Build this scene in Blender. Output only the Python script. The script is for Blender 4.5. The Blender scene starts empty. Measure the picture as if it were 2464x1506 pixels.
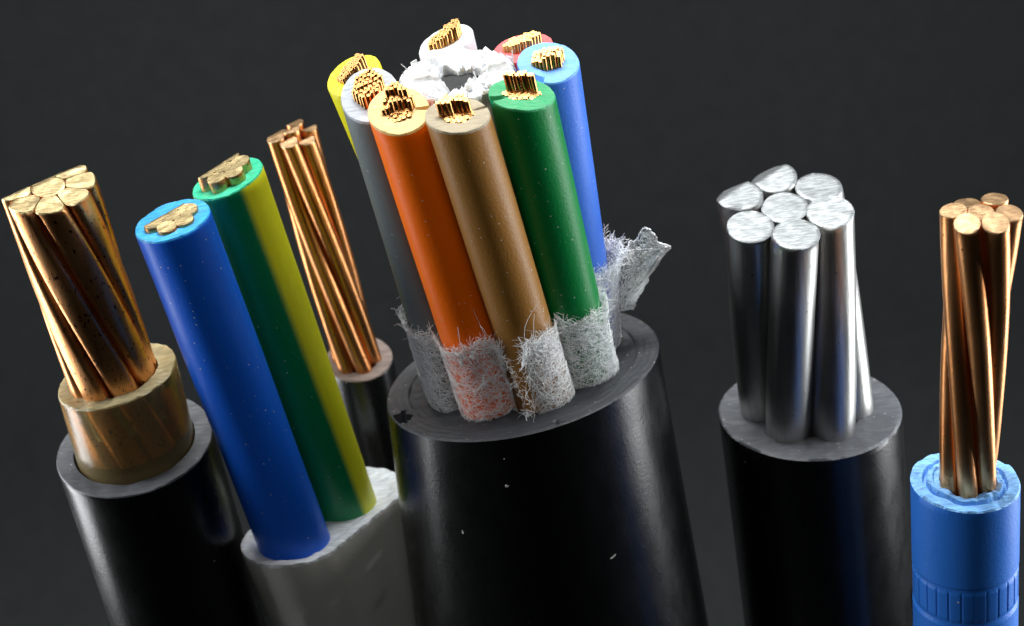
import bpy, math, random
from mathutils import Vector, Matrix, noise

random.seed(7)
S = bpy.context.scene
S.unit_settings.scale_length = 0.01          # one unit is one centimetre: a macro picture
R = math.radians

# ------------------------------------------------------------------ camera
cam_d = bpy.data.cameras.new('camera'); cam = bpy.data.objects.new('camera', cam_d)
S.collection.objects.link(cam); S.camera = cam
P_, ROLL, DIST = R(29), R(8.3), 11.5
cam_d.sensor_width = 36.0
cam_d.lens = 36.0 * 4320 / 2463
cam_d.clip_start = 0.5; cam_d.clip_end = 400
vdir = Vector((0, math.cos(P_), -math.sin(P_)))
up0 = Vector((0, math.sin(P_), math.cos(P_))); rt0 = Vector((1, 0, 0))
rt = rt0 * math.cos(ROLL) - up0 * math.sin(ROLL)
up = rt0 * math.sin(ROLL) + up0 * math.cos(ROLL)
cam.matrix_world = Matrix((
    (rt.x, up.x, -vdir.x, 0), (rt.y, up.y, -vdir.y, -DIST * math.cos(P_)),
    (rt.z, up.z, -vdir.z, DIST * math.sin(P_)), (0, 0, 0, 1)))
cam_d.dof.use_dof = True
cam_d.dof.focus_distance = 10.75
cam_d.dof.aperture_fstop = 0.75

# ------------------------------------------------------------------ world and lamps (dark studio, soft boxes)
W = bpy.data.worlds.new('World'); S.world = W; W.use_nodes = True
W.node_tree.nodes['Background'].inputs['Color'].default_value = (0.6, 0.75, 0.9, 1)
W.node_tree.nodes['Background'].inputs['Strength'].default_value = 0.006

def softbox(name, loc, aim, sx, sy, power, col=(1, 1, 1)):
    d = bpy.data.lights.new(name, 'AREA'); d.shape = 'RECTANGLE'
    d.size = sx; d.size_y = sy; d.energy = power; d.color = col
    d.spread = R(130)
    o = bpy.data.objects.new(name, d); S.collection.objects.link(o)
    o.location = loc
    o.rotation_euler = (Vector(aim) - Vector(loc)).to_track_quat('-Z', 'Y').to_euler()
    return o
softbox('softbox_left', (-8.4, .9, .2), (0, .5, -.8), 3.3, 11.5, 720, (0.95, 0.98, 1.0))
softbox('softbox_right', (8.6, -.1, .2), (0, .1, -.8), 3.9, 11.5, 800, (0.95, 0.98, 1.0))
softbox('softbox_top', (0.3, 3.2, 13.5), (0, 0, 0), 9, 6, 2000, (1.0, 1.0, 0.98))
softbox('softbox_front', (-1.0, -9.0, 12.5), (0, 0, .8), 6, 4, 210, (1.0, 0.99, 0.97))

S.render.engine = 'CYCLES'
S.cycles.use_denoising = True
S.cycles.max_bounces = 10; S.cycles.transparent_max_bounces = 24
S.view_settings.view_transform = 'Standard'; S.view_settings.look = 'None'
S.view_settings.exposure = 0.0; S.view_settings.gamma = 1.0

# ------------------------------------------------------------------ materials
def new_mat(name):
    m = bpy.data.materials.new(name); m.use_nodes = True
    nt = m.node_tree
    return m, nt, nt.nodes['Principled BSDF']

def N(nt, kind, **kw):
    n = nt.nodes.new(kind)
    for k, v in kw.items():
        if k in n.inputs.keys(): n.inputs[k].default_value = v
        else: setattr(n, k, v)
    return n

def coords(nt, scale=(1, 1, 1), rot=(0, 0, 0)):
    tc = N(nt, 'ShaderNodeTexCoord'); mp = N(nt, 'ShaderNodeMapping')
    mp.inputs['Scale'].default_value = scale; mp.inputs['Rotation'].default_value = rot
    nt.links.new(tc.outputs['Object'], mp.inputs['Vector'])
    return mp.outputs['Vector']

def ramp(nt, fac, p0, p1, c0=(0, 0, 0, 1), c1=(1, 1, 1, 1)):
    r = N(nt, 'ShaderNodeValToRGB')
    r.color_ramp.elements[0].position = p0; r.color_ramp.elements[0].color = c0
    r.color_ramp.elements[1].position = p1; r.color_ramp.elements[1].color = c1
    nt.links.new(fac, r.inputs['Fac'])
    return r.outputs['Color']

def mix(nt, fac, a, b, mode='MIX'):
    m = N(nt, 'ShaderNodeMix', data_type='RGBA', blend_type=mode)
    for s, v in ((m.inputs['Factor'], fac), (m.inputs['A'], a), (m.inputs['B'], b)):
        pass
    def put(idx, v):
        if isinstance(v, (tuple, list)): m.inputs[idx].default_value = tuple(v) if len(v) == 4 else (*v, 1)
        elif isinstance(v, (int, float)): m.inputs[idx].default_value = v
        else: nt.links.new(v, m.inputs[idx])
    put(0, fac); put(6, a); put(7, b)
    return m.outputs[2]

def bump(nt, height, strength, dist, b, prev=None):
    n = N(nt, 'ShaderNodeBump'); n.inputs['Strength'].default_value = strength; n.inputs['Distance'].default_value = dist
    nt.links.new(height, n.inputs['Height'])
    if prev is not None: nt.links.new(prev, n.inputs['Normal'])
    if b is not None: nt.links.new(n.outputs['Normal'], b.inputs['Normal'])
    return n.outputs['Normal']

def speck_mask(nt, scale, size, keep):
    """sparse dust: small blobs, only in a few voronoi cells"""
    v = N(nt, 'ShaderNodeTexVoronoi', Scale=scale)
    nt.links.new(coords(nt), v.inputs['Vector'])
    d = N(nt, 'ShaderNodeMath', operation='LESS_THAN'); d.inputs[1].default_value = size
    nt.links.new(v.outputs['Distance'], d.inputs[0])
    sp = N(nt, 'ShaderNodeSeparateColor'); nt.links.new(v.outputs['Color'], sp.inputs[0])
    k = N(nt, 'ShaderNodeMath', operation='GREATER_THAN'); k.inputs[1].default_value = keep
    nt.links.new(sp.outputs[0], k.inputs[0])
    mu = N(nt, 'ShaderNodeMath', operation='MULTIPLY')
    nt.links.new(d.outputs[0], mu.inputs[0]); nt.links.new(k.outputs[0], mu.inputs[1])
    return mu.outputs[0]

def plastic(name, col, rough=0.4, sss=0.0, dust=0.75, grain=0.15, var=0.12, spec=0.5, speck=(22, 0.13)):
    m, nt, b = new_mat(name)
    n = N(nt, 'ShaderNodeTexNoise', Scale=3.0, Detail=4.0); nt.links.new(coords(nt, (1, 1, .35)), n.inputs['Vector'])
    dark = tuple(c * (1 - var) for c in col); lite = tuple(min(1, c * (1 + var)) for c in col)
    c = mix(nt, n.outputs['Fac'], dark, lite)
    if dust < 1:
        c = mix(nt, speck_mask(nt, speck[0], speck[1], dust), c, (0.62, 0.62, 0.6))
    if dust < .9:
        c = mix(nt, speck_mask(nt, 60, .11, .88), c, (0.55, 0.55, 0.52))
    nt.links.new(c, b.inputs['Base Color'])
    b.inputs['Roughness'].default_value = rough
    b.inputs['Specular IOR Level'].default_value = spec
    if sss:
        b.inputs['Subsurface Weight'].default_value = sss
        b.inputs['Subsurface Radius'].default_value = (0.09, 0.07, 0.05)
        b.inputs['Subsurface Scale'].default_value = 1.0
    f = N(nt, 'ShaderNodeTexNoise', Scale=55.0, Detail=3.0); nt.links.new(coords(nt), f.inputs['Vector'])
    r2 = N(nt, 'ShaderNodeMapRange'); r2.inputs['To Min'].default_value = rough - 0.07; r2.inputs['To Max'].default_value = rough + 0.09
    g = N(nt, 'ShaderNodeTexNoise', Scale=9.0, Detail=5.0); nt.links.new(coords(nt, (1, 1, .5)), g.inputs['Vector'])
    nt.links.new(g.outputs['Fac'], r2.inputs['Value']); nt.links.new(r2.outputs[0], b.inputs['Roughness'])
    bump(nt, f.outputs['Fac'], grain, 0.01, b)
    return m

def cutface(name, col, rough=0.5, sss=0.0, scr=0.35, rot=0.4, streak=0.25):
    """a knife-cut face: scraped, slightly paler than the skin"""
    m, nt, b = new_mat(name)
    n = N(nt, 'ShaderNodeTexNoise', Scale=10.0, Detail=5.0); nt.links.new(coords(nt, (1, 5, 1), (0, 0, rot)), n.inputs['Vector'])
    n2 = N(nt, 'ShaderNodeTexNoise', Scale=6.0, Detail=3.0); nt.links.new(coords(nt), n2.inputs['Vector'])
    c = mix(nt, ramp(nt, n.outputs['Fac'], .35, .7), tuple(x * (1 - streak) for x in col), tuple(min(1, x * (1 + streak)) for x in col))
    c = mix(nt, speck_mask(nt, 26, .12, .8), c, tuple(min(1, x * .5 + .4) for x in col))
    nt.links.new(c, b.inputs['Base Color'])
    b.inputs['Roughness'].default_value = rough
    if sss:
        b.inputs['Subsurface Weight'].default_value = sss
        b.inputs['Subsurface Radius'].default_value = (0.09, 0.07, 0.05)
        b.inputs['Subsurface Scale'].default_value = 1.0
    p = bump(nt, n.outputs['Fac'], scr, 0.02, None)
    bump(nt, n2.outputs['Fac'], scr, 0.03, b, p)
    return m

def metal_side(name, col, col2, rough, spots=0.55, spot_col=(0.04, 0.02, 0.012), streak=26):
    m, nt, b = new_mat(name)
    b.inputs['Metallic'].default_value = 1.0
    n = N(nt, 'ShaderNodeTexNoise', Scale=streak, Detail=3.0); nt.links.new(coords(nt, (1, 1, .04)), n.inputs['Vector'])
    n2 = N(nt, 'ShaderNodeTexNoise', Scale=3.2, Detail=5.0); nt.links.new(coords(nt, (1, 1, .5)), n2.inputs['Vector'])
    c = mix(nt, ramp(nt, n2.outputs['Fac'], .35, .66), col, col2)
    c = mix(nt, ramp(nt, n.outputs['Fac'], .42, .62), c, tuple(x * .82 for x in col2))
    sp = N(nt, 'ShaderNodeTexNoise', Scale=58.0, Detail=4.0); nt.links.new(coords(nt, (1, 1, .6)), sp.inputs['Vector'])
    mask = ramp(nt, sp.outputs['Fac'], spots + .09, spots + .13)
    c = mix(nt, mask, c, spot_col)
    nt.links.new(c, b.inputs['Base Color'])
    r = N(nt, 'ShaderNodeMapRange'); r.inputs['To Min'].default_value = rough * .7; r.inputs['To Max'].default_value = rough * 1.6
    nt.links.new(n2.outputs['Fac'], r.inputs['Value']); nt.links.new(r.outputs[0], b.inputs['Roughness'])
    p = bump(nt, n.outputs['Fac'], .18, .01, None)
    bump(nt, sp.outputs['Fac'], .12, .008, b, p)
    return m

def metal_cut(name, col, rough=0.35, rot=0.6, stretch=9, dark=.6):
    m, nt, b = new_mat(name)
    b.inputs['Metallic'].default_value = 1.0
    n = N(nt, 'ShaderNodeTexNoise', Scale=14.0, Detail=5.0); nt.links.new(coords(nt, (1, stretch, 1), (0, 0, rot)), n.inputs['Vector'])
    n2 = N(nt, 'ShaderNodeTexNoise', Scale=9.0, Detail=4.0); nt.links.new(coords(nt), n2.inputs['Vector'])
    c = mix(nt, ramp(nt, n.outputs['Fac'], .36, .6), tuple(x * dark for x in col), col)
    nt.links.new(c, b.inputs['Base Color'])
    b.inputs['Roughness'].default_value = rough
    p = bump(nt, n.outputs['Fac'], .28, .010, None)
    bump(nt, n2.outputs['Fac'], .12, .02, b, p)
    return m

BLACK = plastic('black_sheath_plastic', (0.003, 0.0032, 0.0034), rough=.27, dust=.97, grain=.10, speck=(9, .05))
DARK_CUT = cutface('dark_cut_plastic', (0.040, 0.044, 0.051), rough=.55, scr=.3, streak=.2)
BLACK_CUT = cutface('black_cut_plastic', (0.085, 0.092, 0.105), rough=.55, scr=.3, streak=.2)
GREY = plastic('grey_sheath_plastic', (0.40, 0.40, 0.37), rough=.42, sss=.15, dust=.97)
GREY_CUT = cutface('grey_cut_plastic', (0.46, 0.49, 0.52), rough=.6, sss=.2, scr=.6)
BEIGE = plastic('beige_insulation_plastic', (0.44, 0.325, 0.14), rough=.22, dust=.98)
BEIGE.node_tree.nodes['Principled BSDF'].inputs['Transmission Weight'].default_value = .72
BEIGE.node_tree.nodes['Principled BSDF'].inputs['IOR'].default_value = 1.35
BEIGE_CUT = cutface('beige_cut_plastic', (0.33, 0.28, 0.155), rough=.4, sss=.5, scr=.7)
PINK_CUT = cutface('pale_brown_cut_plastic', (0.15, 0.115, 0.10), rough=.6, scr=.4)
COPPER = metal_side('copper_skin', (0.72, 0.275, 0.078), (0.88, 0.44, 0.18), .33, spots=.53)
COPPER_RED = metal_side('bright_copper_skin', (0.80, 0.30, 0.095), (0.92, 0.45, 0.19), .31, spots=.60)
COPPER_DARK = metal_side('darkened_copper_skin', (0.50, 0.175, 0.05), (0.68, 0.30, 0.115), .28, spots=.58)
COPPER_CUT = metal_cut('copper_cut_face', (0.56, 0.44, 0.235), .46)
COPPER_CUT2 = metal_cut('rosy_copper_cut_face', (0.48, 0.31, 0.17), .46, rot=1.0)
WIRE = metal_side('fine_copper_wire', (0.46, 0.19, 0.05), (0.66, 0.34, 0.12), .22, spots=.9)
WIRE_CUT = metal_cut('fine_copper_wire_end', (0.50, 0.27, 0.10), .36, dark=.7)
ALU = metal_side('aluminium_skin', (0.36, 0.37, 0.365), (0.52, 0.52, 0.50), .33, spots=.60, spot_col=(.05, .05, .05), streak=34)
ALU_CUT = metal_cut('aluminium_cut_face', (0.32, 0.34, 0.35), .56, rot=.1, stretch=6, dark=.6)
BLUE_SHEATH = plastic('blue_sheath_plastic', (0.022, 0.17, 0.66), rough=.42, sss=.1, dust=.97)
BLUE_SHEATH_CUT = cutface('blue_sheath_cut_plastic', (0.17, 0.42, 0.82), rough=.5, sss=.1, scr=.9)

# ------------------------------------------------------------------ geometry helpers
col_ = S.collection
def link(name, me, mats, parent=None, base=Vector((0, 0, 0)), smooth=None):
    for m in mats: me.materials.append(m)
    if smooth is not None:
        me.polygons.foreach_set('use_smooth', [True] * len(me.polygons))
        me.set_sharp_from_angle(angle=R(smooth))
    o = bpy.data.objects.new(name, me); col_.objects.link(o)
    if parent is not None: o.parent = parent
    return o

def thing(name, label, cat, loc, group=None):
    o = bpy.data.objects.new(name, None); col_.objects.link(o); o.location = loc
    o.empty_display_size = .3
    o['label'] = label; o['category'] = cat
    if group: o['group'] = group
    return o

def frame(t, ref=Vector((1, 0, 0))):
    t = t.normalized(); u = (ref - t * ref.dot(t)).normalized(); return u, t.cross(u), t

def straight(a, b):
    a = Vector(a); b = Vector(b); t = (b - a).normalized(); u, v, t = frame(t)
    return (lambda s: (a + t * s, u, v, t)), (b - a).length

def bez(p0, p1, p2):
    p0, p1, p2 = Vector(p0), Vector(p1), Vector(p2)
    L = ((p1 - p0).length + (p2 - p1).length + (p2 - p0).length) / 2
    def f(s):
        k = s / L
        c = p0 * (1 - k) ** 2 + p1 * 2 * k * (1 - k) + p2 * k * k
        t = (p1 - p0) * 2 * (1 - k) + (p2 - p1) * 2 * k
        u, v, t = frame(t)
        return c, u, v, t
    return f, L

def circle(r, n, cx=0, cy=0):
    return [(cx + r * math.cos(2 * math.pi * k / n), cy + r * math.sin(2 * math.pi * k / n)) for k in range(n)]

def stadium(half, r, n, ang):
    """outline of a flat cable: half = half distance between centres, points spread evenly along it"""
    pts = []; h = n // 2; na = int(h * .62); nl = h - na
    for e in (0, 1):
        loop = [(half + r * math.cos(a), r * math.sin(a)) for a in (-math.pi / 2 + math.pi * k / na for k in range(na))]
        loop += [(half - 2 * half * k / nl, r) for k in range(nl)]
        for x, y in loop:
            if e: x, y = -x, -y
            pts.append((x * math.cos(ang) - y * math.sin(ang), x * math.sin(ang) + y * math.cos(ang)))
    return pts

def plane(p, nx, ny):
    return Vector(p), Vector((nx, ny, 1)).normalized()

def extrude(name, path, prof, s0, s1, nseg, planes, mats, parent, base, twist=0.0, flare=None, inner=None,
            drop=0.0, floor=None, fr=(.03, .12, .3, .5, .72, .9, 1), bev=.006, rough=0.0, side=None, cap=None, smooth=40,
            wob=0.0, seed=0.0):
    """sweep an outline along a path and cut its top by planes (point, normal); the lowest cut wins"""
    n = len(prof); vs = []; fs = []; mi = []
    def place(s, x, y):
        c, u, v, t = path(s)
        a = twist * (s - s1); k = flare(s) if flare else 1.0
        X = (x * math.cos(a) - y * math.sin(a)) * k; Y = (x * math.sin(a) + y * math.cos(a)) * k
        return c + u * X + v * Y, t
    def topped(x, y):
        p, t = place(s1, x, y)
        k = min((q - p).dot(nn) / t.dot(nn) for q, nn in planes)
        return p + t * k, t, k
    def addring(r):
        i = len(vs); vs.extend(r); return i
    def quads(a, b, m, rev=False):
        for k in range(n):
            j = (k + 1) % n
            f = (a + k, a + j, b + j, b + k)
            fs.append(f[::-1] if rev else f); mi.append(m)
    cx = sum(p[0] for p in prof) / n; cy = sum(p[1] for p in prof) / n
    kmin = min(topped(*p)[2] for p in prof)
    send = s1 + min(0, kmin) - bev * 2 - .004     # last full ring safely below the cut
    last = None
    for i in range(nseg + 1):
        k_ = i / nseg
        if send - s0 > 5: k_ = 1 - (1 - k_) ** 2.2      # long sheaths: more rings near the cut
        s = s0 + (send - s0) * k_
        ring = []
        for k, (x, y) in enumerate(prof):
            p, t = place(s, x, y)
            d = 0.0
            if wob: d += wob * noise.noise(Vector((x * 6 + seed, y * 6, s * 1.3)))
            if side: d += side(k / n, s - s1, p)
            if d:
                rr = Vector((x - cx, y - cy)); rr.normalize()
                q, _ = place(s, x + rr.x * d, y + rr.y * d); p = q
            ring.append(p)
        a = addring(ring)
        if last is not None: quads(last, a, 0)
        last = a
    # rim
    ring = []
    for x, y in prof:
        p, t, k = topped(x, y); ring.append(p - t * bev)
    a = addring(ring); quads(last, a, 0); last = a
    first = True
    end = inner if inner else [(cx, cy)] * n
    for f in fr:
        if not inner and f == 1:
            p, t, k = topped(cx, cy)
            d = cap(1.0, 0, p) if cap else 0
            vs.append(p + t * d); c = len(vs) - 1
            for k in range(n): fs.append((last + k, last + (k + 1) % n, c)); mi.append(1)
            break
        ring = []
        for k in range(n):
            x = prof[k][0] * (1 - f) + end[k][0] * f; y = prof[k][1] * (1 - f) + end[k][1] * f
            p, t, _ = topped(x, y); d = 0
            if rough: d += rough * (noise.noise(p * 9 + Vector((seed, 0, 0))) + .6 * noise.noise(p * 23))
            if cap: d += cap(f, k / n, p)
            ring.append(p + t * d)
        a = addring(ring); quads(last, a, 0 if first and bev > .004 and False else 1); last = a; first = False
    if inner:
        ring = []
        for x, y in end:
            p, t, k = topped(x, y); ring.append(p - t * drop)
        a = addring(ring); quads(last, a, 1); last = a
        if floor is not None or True:
            p, t, k = topped(cx, cy); vs.append(p - t * drop); c = len(vs) - 1
            for k in range(n): fs.append((last + k, last + (k + 1) % n, c)); mi.append(1)
    me = bpy.data.meshes.new(name)
    me.from_pydata([tuple(v - base) for v in vs], [], fs)
    me.polygons.foreach_set('material_index', mi)
    me.update()
    return link(name, me, mats, parent, base, smooth)

def conductor7(parent, base, a, b, r, ring, planes_of, mats, twist, s0, phase=0.0, flare=None, n=24, wob=0.004, nseg=40, scale_top=1):
    path, L = straight(a, b)
    for k in range(7):
        if k == 6: cx, cy = 0, 0
        else: cx, cy = ring * math.cos(phase + k * math.pi / 3), ring * math.sin(phase + k * math.pi / 3)
        extrude('strand', path, circle(r, n, cx, cy), s0, L, nseg, planes_of(k, cx, cy, Vector(b)), mats, parent, base,
                twist=twist, flare=flare, bev=.006, rough=.004, wob=wob, seed=k * 3.7, fr=(.05, .2, .4, .6, .8, 1))

ZT = -16.0        # top of the dark paper the cables stand on

# ------------------------------------------------------------------ setting: one sheet of dark paper, swept up behind
m, nt, b = new_mat('dark_paper')
n_ = N(nt, 'ShaderNodeTexNoise', Scale=3.0, Detail=6.0); nt.links.new(coords(nt), n_.inputs['Vector'])
nt.links.new(mix(nt, n_.outputs['Fac'], (0.066, 0.074, 0.078), (0.100, 0.108, 0.112)), b.inputs['Base Color'])
b.inputs['Roughness'].default_value = .9; b.inputs['Specular IOR Level'].default_value = .2
DARK_PAPER = m
prof = [(-14, ZT), (2, ZT), (10, ZT)]
prof += [(10 + 6 * math.sin(R(a)), ZT + 6 - 6 * math.cos(R(a))) for a in range(10, 91, 10)]
prof += [(16, ZT + 14), (16, ZT + 24)]
vs, fs = [], []
for (y, z) in prof:
    for x in (-30, -10, 10, 30): vs.append((x, y, z))
for i in range(len(prof) - 1):
    for j in range(3):
        a = i * 4 + j; fs.append((a, a + 1, a + 5, a + 4))
me = bpy.data.meshes.new('backdrop'); me.from_pydata(vs, [], fs); me.update()
o = link('backdrop', me, [DARK_PAPER], None, smooth=60); o['kind'] = 'structure'

# ------------------------------------------------------------------ cable with beige inner insulation and compacted copper
def to_table(top, bot):
    """carry an axis on down to the paper"""
    top, bot = Vector(top), Vector(bot); d = (bot - top); k = (ZT - top.z) / d.z
    return top + d * k

a_top = Vector((-2.69, .1, 1.27)); a_bot = Vector((-2.585, .1, -.60))
j_top = Vector((-2.598, .1, -.62)); base = to_table(j_top, (-2.545, .1, -2.2))
A = thing('power_cable', 'black cable with beige inner insulation and one thick compacted copper conductor', 'cable', base)
path, L = straight(base, j_top)
def mark_a(u, s, p):
    # worn raised print low on the right of the sheath
    if -2.4 < s < -1.15 and .80 < u < .86:
        return .006 * max(0, math.sin((s + 2.4) * 18)) * (1 if abs((u - .83)) < .02 else .3)
    return 0
extrude('outer_sheath', path, circle(.52, 96), 0, L, 90, [plane(j_top, .0, -.12)], [BLACK, BLACK_CUT], A, base,
        inner=circle(.405, 96), drop=.35, bev=.012, rough=.010, side=mark_a, fr=(.04, .15, .3, .5, .7, .85, .97, 1))
i_top = Vector((-2.590, .1, -.09))
path, L = straight(j_top + Vector((0, 0, -.5)), i_top)
extrude('inner_insulation', path, circle(.392, 96), 0, L, 20, [plane(i_top, -.09, .0)], [BEIGE, BEIGE_CUT], A, base,
        inner=circle(.272, 96), drop=.3, bev=.012, rough=.016, fr=(.04, .12, .25, .4, .55, .7, .85, .95, 1))
path, L = straight(a_bot, a_top)
NS_A = 8
def sector(k, n=40):
    out = []
    for i in range(n):
        t = 2 * math.pi * i / n; c, s = math.cos(t), math.sin(t)
        ca = math.copysign(abs(c) ** .42, c); sa = math.copysign(abs(s) ** .42, s)
        a = R(360 / NS_A * k + 8) + R(180 / NS_A - .35) * ca
        r = .197 + .092 * sa
        if s > 0: r -= .036 * abs(ca) ** 5 * abs(sa)
        out.append((r * math.cos(a), r * math.sin(a)))
    return out
rd = Vector((.83, .55, 0)); fn = Vector((.55, -.83, 0))
def roof(p, tf, tb, off=0.0):
    p = Vector(p) + fn * off
    return [(p, (fn * math.tan(R(tf)) + Vector((0, 0, 1)) - Vector((.06, 0, 0))).normalized()),
            (p, (-fn * math.tan(R(tb)) + Vector((0, 0, 1)) - Vector((.06, 0, 0))).normalized())]
for k in range(NS_A):
    extrude('strand', path, sector(k), 0, L, 60, roof(a_top + Vector((0, 0, .03)), 12, 21, -.07), [COPPER, COPPER_CUT], A, base, twist=-.80,
            rough=.006, wob=.006, seed=k * 5.1, fr=(.05, .2, .4, .6, .8, 1), bev=.008)
extrude('strand', path, circle(.1045, 24), 0, L, 30, roof(a_top + Vector((0, 0, .03)), 12, 21, -.07), [COPPER, COPPER_CUT], A, base, rough=.004, bev=.003,
        fr=(.05, .2, .4, .6, .8, 1))

# ------------------------------------------------------------------ flat grey cable with a blue and a green-yellow core
bl_t, bl_b = Vector((-1.962, -.1, 1.035)), Vector((-1.676, -.1, -1.437))
gr_t, gr_b = Vector((-1.650, .35, 1.06)), Vector((-1.375, .35, -1.425))
mid = (bl_b + gr_b) / 2 + Vector((.045, .067, 0)); mid.z = -1.46
base = to_table(mid, mid + Vector((.11, 0, -1.0)))
B = thing('flat_cable', 'flat grey cable with one blue core and one green and yellow core', 'cable', base)
ang = math.atan2(.45, .301)
path, L = straight(base, mid)
def mark_b(u, s, p):
    if -.62 < s < -.30:
        k = (p.x - p.y * .2) * 14
        return .0035 * max(0, math.sin(k * 2.2))
    return 0
N_S = 160
def cap_b(f, u, p):
    d = .008 * noise.noise(p * 4) + .008 * noise.noise(p * 14) * min(1, f * 2)
    return d - (.03 * max(0, (f - .5) * 2))
extrude('outer_sheath', path, stadium(.35, .35, N_S, ang), 0, L, 120, [plane(mid, .05, .10)], [GREY, GREY_CUT], B, base,
        inner=stadium(.35, .243, N_S, ang), drop=.03, bev=.02, rough=.012, side=mark_b, cap=cap_b, fr=(.06, .15, .3, .5, .7, .85, 1))

BLUE_CORE = plastic('blue_core_plastic', (0.006, 0.125, 0.74), rough=.40, sss=.14, spec=.38, dust=.8, speck=(24, .11))
BLUE_CORE_CUT = cutface('blue_core_cut_plastic', (0.035, 0.33, 0.72), rough=.5, sss=.2, scr=.4)
# green skin with one yellow stripe running down its right side
m = plastic('green_yellow_plastic', (0.0, 0.19, 0.065), rough=.38, sss=.12, dust=.8, speck=(24, .11)); nt = m.node_tree; b = nt.nodes['Principled BSDF']
old = b.inputs['Base Color'].links[0].from_socket
at = N(nt, 'ShaderNodeAttribute', attribute_name='stripe')
nt.links.new(mix(nt, at.outputs['Fac'], old, (0.60, 0.63, 0.015)), b.inputs['Base Color'])
GREEN_YELLOW = m
GREEN_CUT = cutface('green_core_cut_plastic', (0.035, 0.50, 0.28), rough=.5, sss=.2, scr=.4)

def core(parent, base, path, L, r, hole, pl, mats, n=72, nseg=60, wob=.003, seed=0, rough=.006, cap=None, bev=.012, drop=.1):
    return extrude('insulated_core', path, circle(r, n), 0, L, nseg, pl, mats, parent, base, inner=circle(hole, n), drop=drop, bev=bev,
                   rough=rough, wob=wob, seed=seed, cap=cap, fr=(.05, .12, .3, .5, .7, .88, 1))
def strands_in(coreobj, base, a, b, r, ring, pl, mats, twist, s0, phase):
    conductor7(coreobj, base, a, b, r, ring, lambda k, x, y, p: pl, mats, twist, s0, phase, nseg=12)
for (t_, b_, mats, nx, ny, ph, lift) in ((bl_t, bl_b, [BLUE_CORE, BLUE_CORE_CUT], -.12, -.07, .35, .035), (gr_t, gr_b, [GREEN_YELLOW, GREEN_CUT], -.22, -.04, .15, .085)):
    d = (t_ - b_).normalized(); lo = b_ - d * .35
    path, L = straight(lo, t_)
    c = core(B, base, path, L, .238, .120, [plane(t_, nx, ny)], mats, seed=ph, drop=.02, n=150)
    if mats[0] is GREEN_YELLOW:
        c['label'] = 'green core with a yellow stripe down its right side'
        at = c.data.attributes.new('stripe', 'FLOAT', 'POINT')
        vals = []
        for v in c.data.vertices:
            w = v.co + base; s = (w - lo).dot(d); q = w - lo - d * s
            a = math.degrees(math.atan2(q.y, q.x)) + (s - L) * 6.0
            e = min(a + 63, 74 - a)
            e2 = min(((a - 118) % 360), 86 - ((a - 118) % 360))
            vals.append(max(0, min(1, max(e, e2) / 11 + .5)))
        at.data.foreach_set('value', vals)
    else:
        c['label'] = 'blue core'
    rp = t_ + d * lift
    pl = []
    for p, nn in roof(rp, 10, 24, -.045):
        nn = (nn + Vector((nx * .75, 0, 0))).normalized(); pl.append((p, nn))
    strands_in(c, base, t_ - d * .25, rp, .0625, .112, pl, [COPPER, COPPER_CUT], -.5, 0, ph)

# ------------------------------------------------------------------ thin black cable with bare copper strands, behind
c_top = Vector((-1.303, 1.3, .92)); c_bot = Vector((-1.150, 1.3, -1.12)); cj = Vector((-1.150, 1.3, -.91))
base = to_table(cj, (-1.13, 1.3, -2.2))
C = thing('thin_cable', 'thin black cable with bare twisted copper strands standing behind the green and yellow core', 'cable', base)
path, L = straight(base, cj)
extrude('outer_sheath', path, circle(.243, 64), 0, L, 40, [plane(cj, .06, -.2)], [BLACK, PINK_CUT], C, base, inner=circle(.150, 64), drop=.2, bev=.01, rough=.008)
def pl_c(k, x, y, p):
    q = p + Vector((0, 0, .05 * math.sin(k * 2.3) * .5))
    return [(q, Vector((-.05 + x * .9, -.12 + y * 1.2, 1)).normalized()), (q + Vector((x, y, 0)) * 1.2, Vector((-.35, .38, 1)).normalized())]
conductor7(C, base, c_bot, c_top, .0630, .117, pl_c, [COPPER_DARK, COPPER_CUT2], -.85, 0, .35)

# ------------------------------------------------------------------ the thick cable with eight coloured cores
dj = Vector((.009, 0, -.431)); base = to_table(dj, (.03, 0, -2.6))
Dk = thing('multicore_cable', 'thick black cable with eight coloured cores fanned around a white filler', 'cable', base)
path, L = straight(base, dj)
JR = .905
def cap_d(f, u, p):
    rr = f
    d = .0016 * math.sin(rr * 60 + 4 * noise.noise(p * 3)) * (1 if f < .36 else .4)
    if f > .36: d -= .012 + .02 * noise.noise(p * 9)
    th = math.degrees(math.atan2(p.y, p.x))
    if abs(((th + 160 + 180) % 360) - 180) < 4.5 + 3 * noise.noise(p * 14) and .05 < f < .24 + .12 * noise.noise(p * 11): d -= .14     # gouge on the left of the cut
    if abs(((th + 78 + 180) % 360) - 180) < 1.6 and .05 < f < .2: d -= .03
    return d
fr_d = tuple(i / 34 for i in range(1, 35))
extrude('outer_sheath', path, circle(JR, 220), 0, L, 70, [plane(dj, -.10, .10)], [BLACK, DARK_CUT], Dk, base, inner=circle(.50, 220), drop=.05, flare=lambda s: 1 + .062 * max(0, min(3.2, L - s)),
        bev=.008, rough=.005, cap=cap_d, fr=fr_d, smooth=32)

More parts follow.
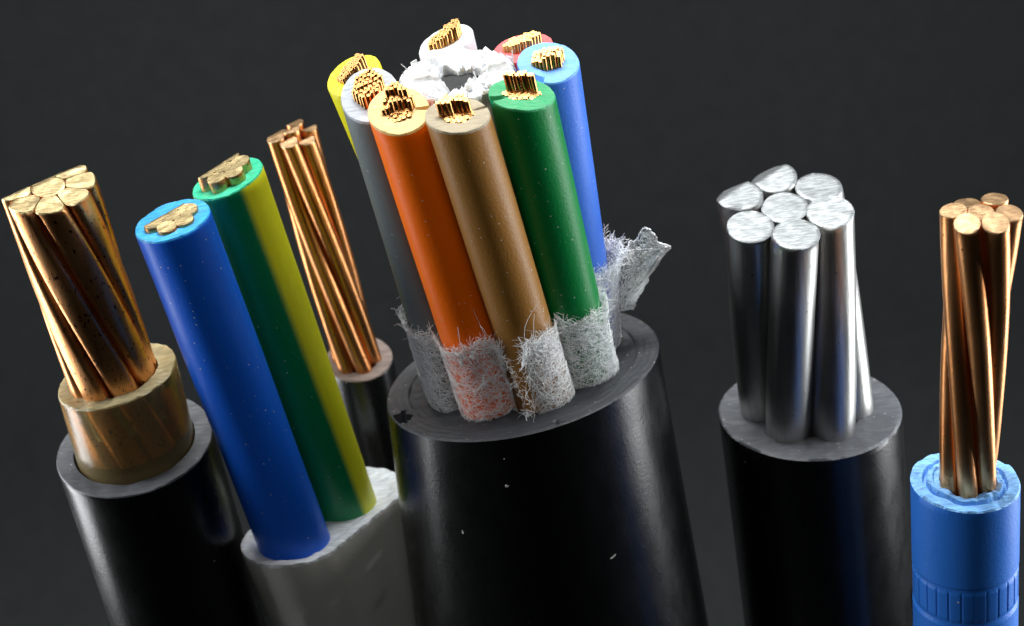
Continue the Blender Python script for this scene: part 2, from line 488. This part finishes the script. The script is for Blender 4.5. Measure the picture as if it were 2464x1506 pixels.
ZTOP = 1.64
CORES = [  # key, top xyz, bottom angle, radius, cut nx ny, skin, cut colour, wire lift front/back
    ('orange', (-.481, -.369, ZTOP), -117, .180, .0, -.42, (.98, .155, .0), (.72, .48, .18)),
    ('brown', (-.145, -.571, ZTOP), -74, .184, .07, -.18, (.27, .125, .024), (.31, .26, .17)),
    ('green', (.236, -.395, ZTOP), -30, .188, .16, -.15, (.0, .19, .04), (.03, .30, .12)),
    ('blue', (.429, .037, ZTOP), 20, .186, .08, -.33, (.055, .18, .72), (.13, .36, .85)),
    ('grey', (-.646, -.067, ZTOP), -157, .179, -.09, -.55, (.155, .18, .185), (.36, .40, .45)),
    ('yellow', (-.748, .299, ZTOP), 130, .178, -.28, -.28, (.78, .72, .006), (.78, .73, .02)),
    ('white', (-.166, .641, ZTOP), 92, .182, -.26, -.14, (.62, .60, .64), (.62, .64, .66)),
    ('red', (.301, .337, ZTOP), 55, .186, -.08, -.10, (.75, .05, .06), (.80, .115, .12)),
]
RB = .465
core_paths = {}
wire_me = None
def make_wire():
    n = 10; r = .0152
    vs, fs, mi = [], [], []
    for z, k, sl in ((-.5, 1, 0), (-.25, 1, 0), (-.004, 1, .35), (0, .82, .35)):
        for i in range(n):
            y = r * k * math.sin(2 * math.pi * i / n)
            vs.append((r * k * math.cos(2 * math.pi * i / n), y, z + sl * y))
    for q in range(3):
        for i in range(n):
            j = (i + 1) % n; fs.append((q * n + i, q * n + j, q * n + n + j, q * n + n + i)); mi.append(0)
    fs.append(tuple(range(3 * n, 4 * n))); mi.append(1)
    me = bpy.data.meshes.new('wire'); me.from_pydata(vs, [], fs); me.polygons.foreach_set('material_index', mi)
    me.materials.append(WIRE); me.materials.append(WIRE_CUT)
    me.polygons.foreach_set('use_smooth', [True] * len(fs)); me.set_sharp_from_angle(angle=R(35)); me.update()
    return me
wire_me = make_wire()
LIFT = {  # how far the wire ends stand out of the cut insulation: (u, v) local, -1..1, v = away from camera
    'brown': lambda u, v: .088 if v > .0 else .006,
    'green': lambda u, v: .115 if v > .30 else .004,
    'orange': lambda u, v: (.105 if v > .35 else .065 if v > -.2 else .008) * (.45 if u < -.5 else 1),
    'grey': lambda u, v: .075 + .015 * u,
    'blue': lambda u, v: (.085 if abs(u - .1) < .45 and v < 0 else .05) + .02 * u,
    'yellow': lambda u, v: .06 + .04 * u,
    'white': lambda u, v: .065 + .035 * u,
    'red': lambda u, v: .06 + .015 * u,
}
WSHAPE = {'orange': (1.0, .95), 'brown': (1.0, .85), 'green': (1.15, .6), 'blue': (1.05, .7), 'grey': (1.0, .95), 'yellow': (1.1, .6), 'white': (1.2, .55), 'red': (1.25, .5)}
for key, top, ang_b, r, nx, ny, skin, cut in CORES:
    top = Vector(top); a = R(ang_b)
    bot = Vector((dj.x + .045 + RB * math.cos(a), .02 + RB * math.sin(a), dj.z - .45))
    ctrl = bot.lerp(top, .5) + Vector((.03, 0, -.1))
    ctrl = Vector((bot.x * .62 + top.x * .38, bot.y * .62 + top.y * .38, bot.z + 1.0))
    path, L = bez(bot, ctrl, top)
    core_paths[key] = (bot, ctrl, top, r)
    MS = plastic(key + '_core_plastic', skin, rough=.42, sss=.14, spec=.32, dust=.72, speck=(26, .10), grain=.2)
    MC = cutface(key + '_core_cut_plastic', cut, rough=.55, sss=.15, scr=.35, rot=random.uniform(0, 2), streak=.12)
    def cap_core(f, u, p, key=key, r=r):
        # a nick torn into the cut face where the photograph shows one
        d = 0
        if key == 'orange' and abs(u - .985) < .012 and f < .8: d = -.05
        if key == 'brown' and abs(u - .06) < .010 and f < .8: d = -.04
        if key == 'green' and abs(u - .545) < .022 and f < .8: d = -.06 * (1 - f)
        if key == 'blue' and .63 < u < .70 and f < .5: d = -.03
        return d
    c = core(Dk, base, path, L, r, .085, [plane(top, nx, ny)], [MS, MC], seed=len(key) * 1.7, cap=cap_core, n=96, drop=.006)
    c['label'] = key + ' core'
    # fine wires
    cpt, u_, v_, t_ = path(L)
    q = Matrix((u_, v_, t_)).transposed().to_euler()
    nn = Vector((nx, ny, 1)).normalized()
    sx, sy = WSHAPE[key]
    pts = [(0, 0)]
    for rg in (1, 2, 3):
        for k in range(6 * rg):
            s_, i_ = divmod(k, rg)
            a0 = s_ * math.pi / 3; a1 = a0 + math.pi / 3
            pts.append((rg * ((1 - i_ / rg) * math.cos(a0) + i_ / rg * math.cos(a1)), rg * ((1 - i_ / rg) * math.sin(a0) + i_ / rg * math.sin(a1))))
    rot = random.uniform(0, 1)
    for (x, y) in pts:
        x, y = x * math.cos(rot) - y * math.sin(rot), x * math.sin(rot) + y * math.cos(rot)
        lift = LIFT[key](x / 3, y / 3) + random.uniform(-.006, .006)
        px = x * .0287 * sx + random.uniform(-.003, .003); py = y * .0287 * sy + random.uniform(-.003, .003)
        p = top + u_ * px + v_ * py
        k = (top - p).dot(nn) / t_.dot(nn)
        p = p + t_ * (k + lift)
        w = bpy.data.objects.new('wire', wire_me); col_.objects.link(w); w.parent = c
        w.location = p - base
        w.rotation_euler = (q[0] + random.uniform(-.02, .02), q[1] + random.uniform(-.02, .02), q[2])

# white fibrous filler in the middle of the cores
WHITE_FILL = cutface('white_filler_film', (.58, .60, .62), rough=.6, sss=.4, scr=.5)
RUBBER = cutface('dark_rubber_rod', (.010, .011, .012), rough=.7, scr=.5)
ft = Vector((-.125, .02, ZTOP + .03)); fb = Vector((.01, 0, dj.z - .3))
path, L = straight(fb, ft)
def side_f(u, s, p):
    return .035 * noise.noise(Vector((math.cos(u * 6.283) * 5, math.sin(u * 6.283) * 5, s * .6))) - .03 * (s < -.25)
def cap_f(f, u, p):
    q = Vector((math.cos(u * 6.283) * 3.5, math.sin(u * 6.283) * 3.5, 0))
    d = .045 * noise.noise(q) + .03 * noise.noise(q * 3.1 + Vector((0, 0, f * .8))) + .012 * noise.noise(p * 26)
    if f < .12: d -= .03 * (1 - f / .12)
    if f > .85: d -= .02
    return d
N_F = 128
hole = []
for k in range(N_F):
    a = 2 * math.pi * k / N_F
    rr = .128 + .02 * math.sin(3 * a + 1) + .012 * math.sin(7 * a)
    if abs(((a - R(252) + math.pi) % (2 * math.pi)) - math.pi) < .10: rr += .10
    hole.append((rr * math.cos(a) * 1.1 + .015, rr * math.sin(a) * .9 - .02))
fil = extrude('filler', path, circle(.345, N_F), 0, L, 30, [plane(ft, 0, -.06)], [WHITE_FILL, WHITE_FILL], Dk, base, inner=hole, drop=.30, bev=.02,
              side=side_f, cap=cap_f, fr=tuple(i / 14 for i in range(1, 15)), smooth=70)
fil['label'] = 'white shredded filler between the cores'
path, L = straight(fb, ft - Vector((0, 0, .06)))
rod = extrude('rod', path, circle(.19, 32, .01, -.02), L - .25, L, 4, [plane(ft - Vector((0, 0, .06)), 0, -.1)], [RUBBER, RUBBER], fil, base, rough=.012, bev=.01)
# torn film strips round the filler's rim
vs, fs = [], []
def ribbon(p0, d, w, length, bend, nrm):
    i = len(vs); th = nrm * .0035
    for q in range(4):
        s = q / 3
        c = p0 + d * (length * s) + bend * (s * s)
        ww = w * (1 - .35 * s)
        for sg in (-1, 1):
            side = d.cross(nrm).normalized() * (ww * .5 * sg)
            vs.append(c + side + th); vs.append(c + side - th)
    for q in range(3):
        o = i + q * 4
        fs.extend([(o, o + 2, o + 6, o + 4), (o + 1, o + 5, o + 7, o + 3), (o, o + 4, o + 5, o + 1), (o + 2, o + 3, o + 7, o + 6)])
    o = i + 12; fs.append((o, o + 2, o + 3, o + 1))
for k in range(70):
    a = random.uniform(0, 2 * math.pi)
    rr = random.choice((random.uniform(.31, .35), random.uniform(.31, .35), random.uniform(.19, .33)))
    nrm = Vector((math.cos(a), math.sin(a), 0))
    p0 = ft + nrm * rr + Vector((0, -.02 if rr < .18 else 0, random.uniform(-.25, -.20)))
    ribbon(p0, Vector((random.gauss(-.03, .06), random.gauss(0, .06), 1)).normalized(), random.uniform(.03, .10), random.uniform(.185, .225),
           nrm * random.gauss(.01, .025), (nrm + Vector((random.gauss(0, .3), random.gauss(0, .3), 0))).normalized())
for k in range(16):
    a = random.uniform(0, 2 * math.pi); nrm = Vector((math.cos(a), math.sin(a), 0)); rr = random.uniform(.15, .35)
    ribbon(ft + nrm * rr - Vector((0, 0, .06)), Vector((random.gauss(0, .5), random.gauss(0, .5), 1)).normalized(), random.uniform(.004, .009),
           random.uniform(.07, .15), nrm * random.gauss(.02, .04), nrm)
me = bpy.data.meshes.new('film_strips'); me.from_pydata([tuple(v - base) for v in vs], [], fs); me.update()
o = link('film_strips', me, [WHITE_FILL], fil); o['kind'] = 'stuff'

# ---- fleece tape wrapped round the feet of the cores
m, nt, b = new_mat('white_fleece')
b.inputs['Base Color'].default_value = (.88, .90, .91, 1); b.inputs['Roughness'].default_value = .9
b.inputs['Specular IOR Level'].default_value = .1
FIBRE = m
m, nt, b = new_mat('white_fleece_web')
b.inputs['Base Color'].default_value = (.84, .87, .88, 1); b.inputs['Roughness'].default_value = .95; b.inputs['Specular IOR Level'].default_value = .05
n1 = N(nt, 'ShaderNodeTexNoise', Scale=13.0, Detail=6.0, Roughness=.65); nt.links.new(coords(nt), n1.inputs['Vector'])
n2 = N(nt, 'ShaderNodeTexVoronoi', Scale=11.0, feature='DISTANCE_TO_EDGE'); nt.links.new(coords(nt, (1, 1, .7)), n2.inputs['Vector'])
al = N(nt, 'ShaderNodeMapRange'); al.inputs['From Min'].default_value = .38; al.inputs['From Max'].default_value = .60
al.inputs['To Min'].default_value = .12; al.inputs['To Max'].default_value = .85
nt.links.new(n1.outputs['Fac'], al.inputs['Value'])
th = N(nt, 'ShaderNodeAttribute', attribute_name='density')
mu = N(nt, 'ShaderNodeMath', operation='MULTIPLY'); nt.links.new(al.outputs[0], mu.inputs[0]); nt.links.new(th.outputs['Fac'], mu.inputs[1])
nt.links.new(mu.outputs[0], b.inputs['Alpha'])
bump(nt, n1.outputs['Fac'], .5, .03, b)
WEB = m

def core_at(key, z):
    bot, ctrl, top, r = core_paths[key]
    lo, hi = 0.0, 1.0
    for _ in range(18):
        k = (lo + hi) / 2
        c = bot * (1 - k) ** 2 + ctrl * 2 * k * (1 - k) + top * k * k
        if c.z < z: lo = k
        else: hi = k
    return c, r
ZC = {}
def cores_z(z):
    zk = round(z, 2)
    if zk not in ZC: ZC[zk] = [core_at(k, zk) for k in core_paths]
    return ZC[zk]
def hull(th, z):
    """distance from the bundle's middle to the outer skin of the cores in direction th"""
    dx, dy = math.cos(th), math.sin(th); best = 0
    cs = cores_z(z)
    mx = sum(c.x for c, r in cs) / 8; my = sum(c.y for c, r in cs) / 8
    for c, r in cs:
        r = r + .014
        x, y = c.x - mx, c.y - my
        pr = x * dx + y * dy; pe = abs(-x * dy + y * dx)
        if pr > 0 and pe < r: best = max(best, pr + math.sqrt(r * r - pe * pe))
        elif pr > 0: best = max(best, pr + r * .48 - (pe - r) * .8)
    return mx, my, best
# height of the torn upper edge by direction (degrees), above the sheath's cut
EDGE = [(-215, .30), (-200, .50), (-188, .60), (-176, .62), (-160, .60), (-140, .57), (-120, .56), (-108, .60), (-99, .54), (-95.5, .36), (-93.5, .08), (-91.5, .06), (-89.5, .48),
        (-86, .62), (-76, .62), (-62, .66), (-52, .60), (-45, .62), (-30, .62), (-16, .64), (-6, .68), (6, .70), (18, .72), (32, .70), (50, .55), (70, .4)]
def edge_h(deg):
    for (a, h), (c, g) in zip(EDGE, EDGE[1:]):
        if a <= deg <= c: return h + (g - h) * (deg - a) / (c - a)
    return .3
def tape_pt(deg, k, off=0.0):
    h = edge_h(deg) + .05 * noise.noise(Vector((deg * .13, 3.1, 0))) + .03 * noise.noise(Vector((deg * .6, 7.1, 0)))
    z = dj.z - .10 + (h + .10) * k
    mx, my, rr = hull(R(deg), z)
    rr += .008 * noise.noise(Vector((deg * .09, z * 7, 0))) + off
    # the flap on the right stands away from the cores
    fl = max(0, 1 - abs(deg - 12) / 24) * max(0, (z - dj.z - .25)) * .18
    ed = .03 * max(0, k - .8) / .2 * (0.9 + 1.5 * noise.noise(Vector((deg * .1, 9, 0))))
    rr += fl + ed
    return Vector((mx + rr * math.cos(R(deg)), my + rr * math.sin(R(deg)), z))
vs, fs = [], []
NU, NV = 400, 26
for i in range(NU + 1):
    for j in range(NV + 1):
        vs.append(tape_pt(-215 + 285 * i / NU, j / NV))
for i in range(NU):
    for j in range(NV):
        a = i * (NV + 1) + j
        fs.append((a, a + NV + 1, a + NV + 2, a + 1))
# torn flap standing away on the right: a curled patch with a ragged outline
def flap_pt(i, j):
    a, k = i / 30, j / 24                       # a outward, k upward
    p = tape_pt(6, .48, .0).lerp(tape_pt(10, 1.0, .0), k)
    reach = .33 * (1 - abs(k - .62) * 1.25) + .05 * noise.noise(Vector((k * 7, 1.7, 0))) + .03 * noise.noise(Vector((k * 19, 4, 0)))
    reach = max(.03, reach)
    q = p + Vector((.93, .25, .16)) * (reach * a)
    q.z += (.10 * k - .02) * a + .05 * noise.noise(Vector((a * 5, 2.2, k * .4))) * k
    q += Vector((.2, -.8, .3)) * (.045 * noise.noise(Vector((a * 3.1, k * 3.7, 5)))+ .06 * a * a)
    return q
o0 = len(vs)
for i in range(31):
    for j in range(25): vs.append(flap_pt(i, j))
for i in range(30):
    for j in range(24):
        a = o0 + i * 25 + j; fs.append((a, a + 25, a + 26, a + 1))
me = bpy.data.meshes.new('fleece_tape'); me.from_pydata([tuple(v - base) for v in vs], [], fs); me.update()
def density(deg):
    return .45 + .55 * min(1, max(0, (abs(deg + 126) - 12) / 14)) + .25 * (deg < -160)
def fray(k, q):
    return max(0.0, min(1.0, (1 - k) / .16 + .5 * noise.noise(Vector((q, k * 3, 2)))))
dv = [density(-215 + 285 * i / NU) * fray(j / NV, i * .35) for i in range(NU + 1) for j in range(NV + 1)] + [1.3 * fray(i / 30, j * .8) for i in range(31) for j in range(25)]
at = me.attributes.new('density', 'FLOAT', 'POINT'); at.data.foreach_set('value', dv)
tape = link('fleece_tape', me, [WEB], Dk, smooth=60)
tape['label'] = 'torn white fleece tape wrapped round the feet of the cores'
so = tape.modifiers.new('thick', 'SOLIDIFY'); so.thickness = .006; so.offset = 1; so.use_rim = False
# loose fibres
fv, ff = [], []
def fibre(pts, r):
    i = len(fv)
    for q, p in enumerate(pts):
        t = (pts[min(q + 1, len(pts) - 1)] - pts[max(q - 1, 0)])
        if t.length < 1e-6: t = Vector((0, 0, 1))
        t.normalize(); u = t.orthogonal().normalized(); v = t.cross(u)
        for k in range(3):
            fv.append(p + u * (r * math.cos(2.094 * k)) + v * (r * math.sin(2.094 * k)))
    for q in range(len(pts) - 1):
        for k in range(3):
            j = (k + 1) % 3
            ff.append((i + q * 3 + k, i + q * 3 + j, i + q * 3 + 3 + j, i + q * 3 + 3 + k))
for _ in range(5200):                       # felted on the sheet
    deg = random.uniform(-213, 62); k = random.random() ** .8
    if -99 < deg < -89 or random.random() > density(deg) + .1: continue
    a = random.uniform(0, 6.283); cur = random.gauss(0, .9)
    off = abs(random.gauss(.004, .006)); pts = []
    step = random.uniform(.018, .04)
    for q in range(9):
        pts.append(tape_pt(deg, max(0, min(1.0, k)), off + random.uniform(-.002, .003)))
        deg += math.cos(a) * step * 57.3 / .62; k += math.sin(a) * step / .6; a += cur * .5 + random.gauss(0, .25)
        if not -213 < deg < 66 or -99 < deg < -89 or k > 1.0 or k < 0: break
    if len(pts) > 3: fibre(pts, random.uniform(.0008, .0015))
for _ in range(2600):                        # fringe standing off the torn edge
    deg = random.choice((random.uniform(-213, 60), random.uniform(-215, -180), random.uniform(-125, -70), random.uniform(-20, 45)))
    k0 = random.uniform(.86, 1.0)
    p = tape_pt(deg, k0, .004)
    out = Vector((math.cos(R(deg)), math.sin(R(deg)), 0))
    tang = Vector((-out.y, out.x, 0))
    d = (Vector((0, 0, 1)) * random.uniform(.2, 1) + out * random.uniform(.05, .7) + tang * random.gauss(0, .6)).normalized()
    st = random.uniform(.004, .013) if random.random() < .985 else random.uniform(.025, .045)
    pts = [p]
    cur = Vector((random.gauss(0, .4), random.gauss(0, .4), random.gauss(0, .4)))
    for q in range(7):
        d = (d + cur + Vector((random.gauss(0, .1),) * 3)).normalized(); pts.append(pts[-1] + d * st)
    fibre(pts, random.uniform(.0008, .0015))
for _ in range(620):                        # on the flap and its ragged border
    i, j = random.uniform(0, 30), random.uniform(0, 24)
    if random.random() < .35: i = random.uniform(27, 30)
    a = random.uniform(0, 6.283); pts = []
    for q in range(8):
        pts.append(flap_pt(min(i, 31.5), max(0, min(24, j))) + Vector((random.gauss(0, .002), -.006 + random.gauss(0, .004), random.gauss(0, .002))))
        i += math.cos(a) * 2.0; j += math.sin(a) * 1.2; a += random.gauss(0, .4)
        if i < 0: break
    if len(pts) > 3: fibre(pts, random.uniform(.0014, .0028))
me = bpy.data.meshes.new('loose_fibres'); me.from_pydata([tuple(v - base) for v in fv], [], ff); me.update()
o = link('loose_fibres', me, [FIBRE], tape); o['kind'] = 'stuff'

# ------------------------------------------------------------------ black cable with seven aluminium strands
e_top = Vector((1.825, .2, .385)); e_bot = Vector((1.905, .2, -1.45)); ej = Vector((1.913, .2, -1.19))
base = to_table(ej, (1.975, .2, -3.09))
E_ = thing('aluminium_cable', 'black cable with seven thick bare aluminium strands', 'cable', base)
path, L = straight(base, ej)
def mark_e(u, s, p):
    if -1.95 < s < -1.42 and .915 < u < .955:
        return -.02 if (u * 1000) % 20 < 8 else .006
    return 0
extrude('outer_sheath', path, circle(.615, 160), 0, L, 150, [plane(ej, .05, .0)], [BLACK, BLACK_CUT], E_, base, inner=circle(.35, 160), drop=.04,
        bev=.012, rough=.012, side=mark_e, fr=(.04, .15, .3, .45, .6, .75, .9, 1))
def pl_e(k, x, y, p):
    q = p + Vector((0, 0, .018 * math.sin(k * 1.9)))
    out = [(q, Vector((.02 * math.sin(k * 4), -.24 + .03 * math.cos(k * 3), 1)).normalized())]
    if x < .02 and y > -.02 and (x or y): out.append((q + Vector((x * 1.0, y * 1.0, 0)) + Vector((-.02, .03, -.24 * -y + .012)), Vector((-.30, .22, 1)).normalized()))
    return out
conductor7(E_, base, e_bot, e_top, .151, .297, pl_e, [ALU, ALU_CUT], .42, 0, R(-89), n=40, wob=.004, nseg=50,
           flare=lambda s: 1.0 + .0 * s)

# ------------------------------------------------------------------ blue cable with seven copper strands
f_top = Vector((2.643, -1.3, .93)); f_bot = Vector((2.545, -1.3, -1.20)); fj = Vector((2.546, -1.3, -.863))
base = to_table(fj, (2.543, -1.3, -2.0))
Fk = thing('blue_cable', 'bright blue cable with ribbed band and a bundle of bare copper strands', 'cable', base)
path, L = straight(base, fj)
def mark_f(u, s, p):
    # pressed band of upright ribs between two grooves
    top, bot = -.60, -.86
    if abs(s - top) < .017 or abs(s - bot) < .017: return -.009
    if bot < s < top:
        return -.007 if (u * 26) % 1 < .16 else -.002
    return 0
def cap_blue(f, u, p):
    d = .02 * noise.noise(p * 11)
    if .45 < f < .58: d -= .035
    if f >= .58: d += .012 + .02 * noise.noise(p * 25)
    if f > .8: d -= .02
    return d
extrude('outer_sheath', path, circle(.3215, 312), 0, L, 420, [plane(fj, .08, -.02)], [BLUE_SHEATH, BLUE_SHEATH_CUT], Fk, base, inner=circle(.152, 312), drop=.1,
        bev=.012, rough=.010, side=mark_f, cap=cap_blue, fr=tuple(i / 22 for i in range(1, 23)), smooth=35)
def pl_f(k, x, y, p):
    q = p + Vector((0, 0, .012 * math.sin(k * 2.7)))
    return [(q + Vector((x, y, 0)), Vector((x * .6, -.16 + y * 2.0, 1)).normalized())]
conductor7(Fk, base, f_bot, f_top, .060, .120, pl_f, [COPPER_RED, COPPER_CUT2], -.89, 0, R(-136),
           flare=lambda s: 1.0 + .25 * max(0, (s - .8) / 1.33) ** 1.5, n=28, nseg=60)

# ------------------------------------------------------------------ pale flecks stuck to the thick black sheath
FLECK = cutface('pale_fleck', (.55, .55, .50), rough=.8)
base = Dk.location.copy()
def fleck(deg, z, w, h, tilt=0.0):
    r = JR * (1 + .062 * (dj.z - z))
    n = Vector((math.cos(R(deg)), math.sin(R(deg)), 0)); t = Vector((-n.y, n.x, 0)); u = Vector((0, 0, 1))
    t, u = t * math.cos(tilt) + u * math.sin(tilt), u * math.cos(tilt) - t * math.sin(tilt)
    c = Vector((dj.x + .012, 0, z)) + n * r
    vs = []; fs = []; m = 9
    for k in range(m):
        a = 2 * math.pi * k / m; q = random.uniform(.7, 1.15)
        vs.append(c + t * (w * q * math.cos(a)) + u * (h * q * math.sin(a)) - n * .01)
    for k in range(m):
        vs.append(c.lerp(vs[k], .6) + n * .012)
    for k in range(m):
        j = (k + 1) % m; fs.append((k, j, m + j, m + k))
    fs.append(tuple(range(m, 2 * m)))
    me = bpy.data.meshes.new('fleck'); me.from_pydata([tuple(v - base) for v in vs], [], fs); me.update()
    link('fleck', me, [FLECK], Dk, smooth=30)
fleck(-103, -.70, .020, .016)
fleck(-124, -1.08, .012, .022)
fleck(-66, -1.37, .035, .005, .35)
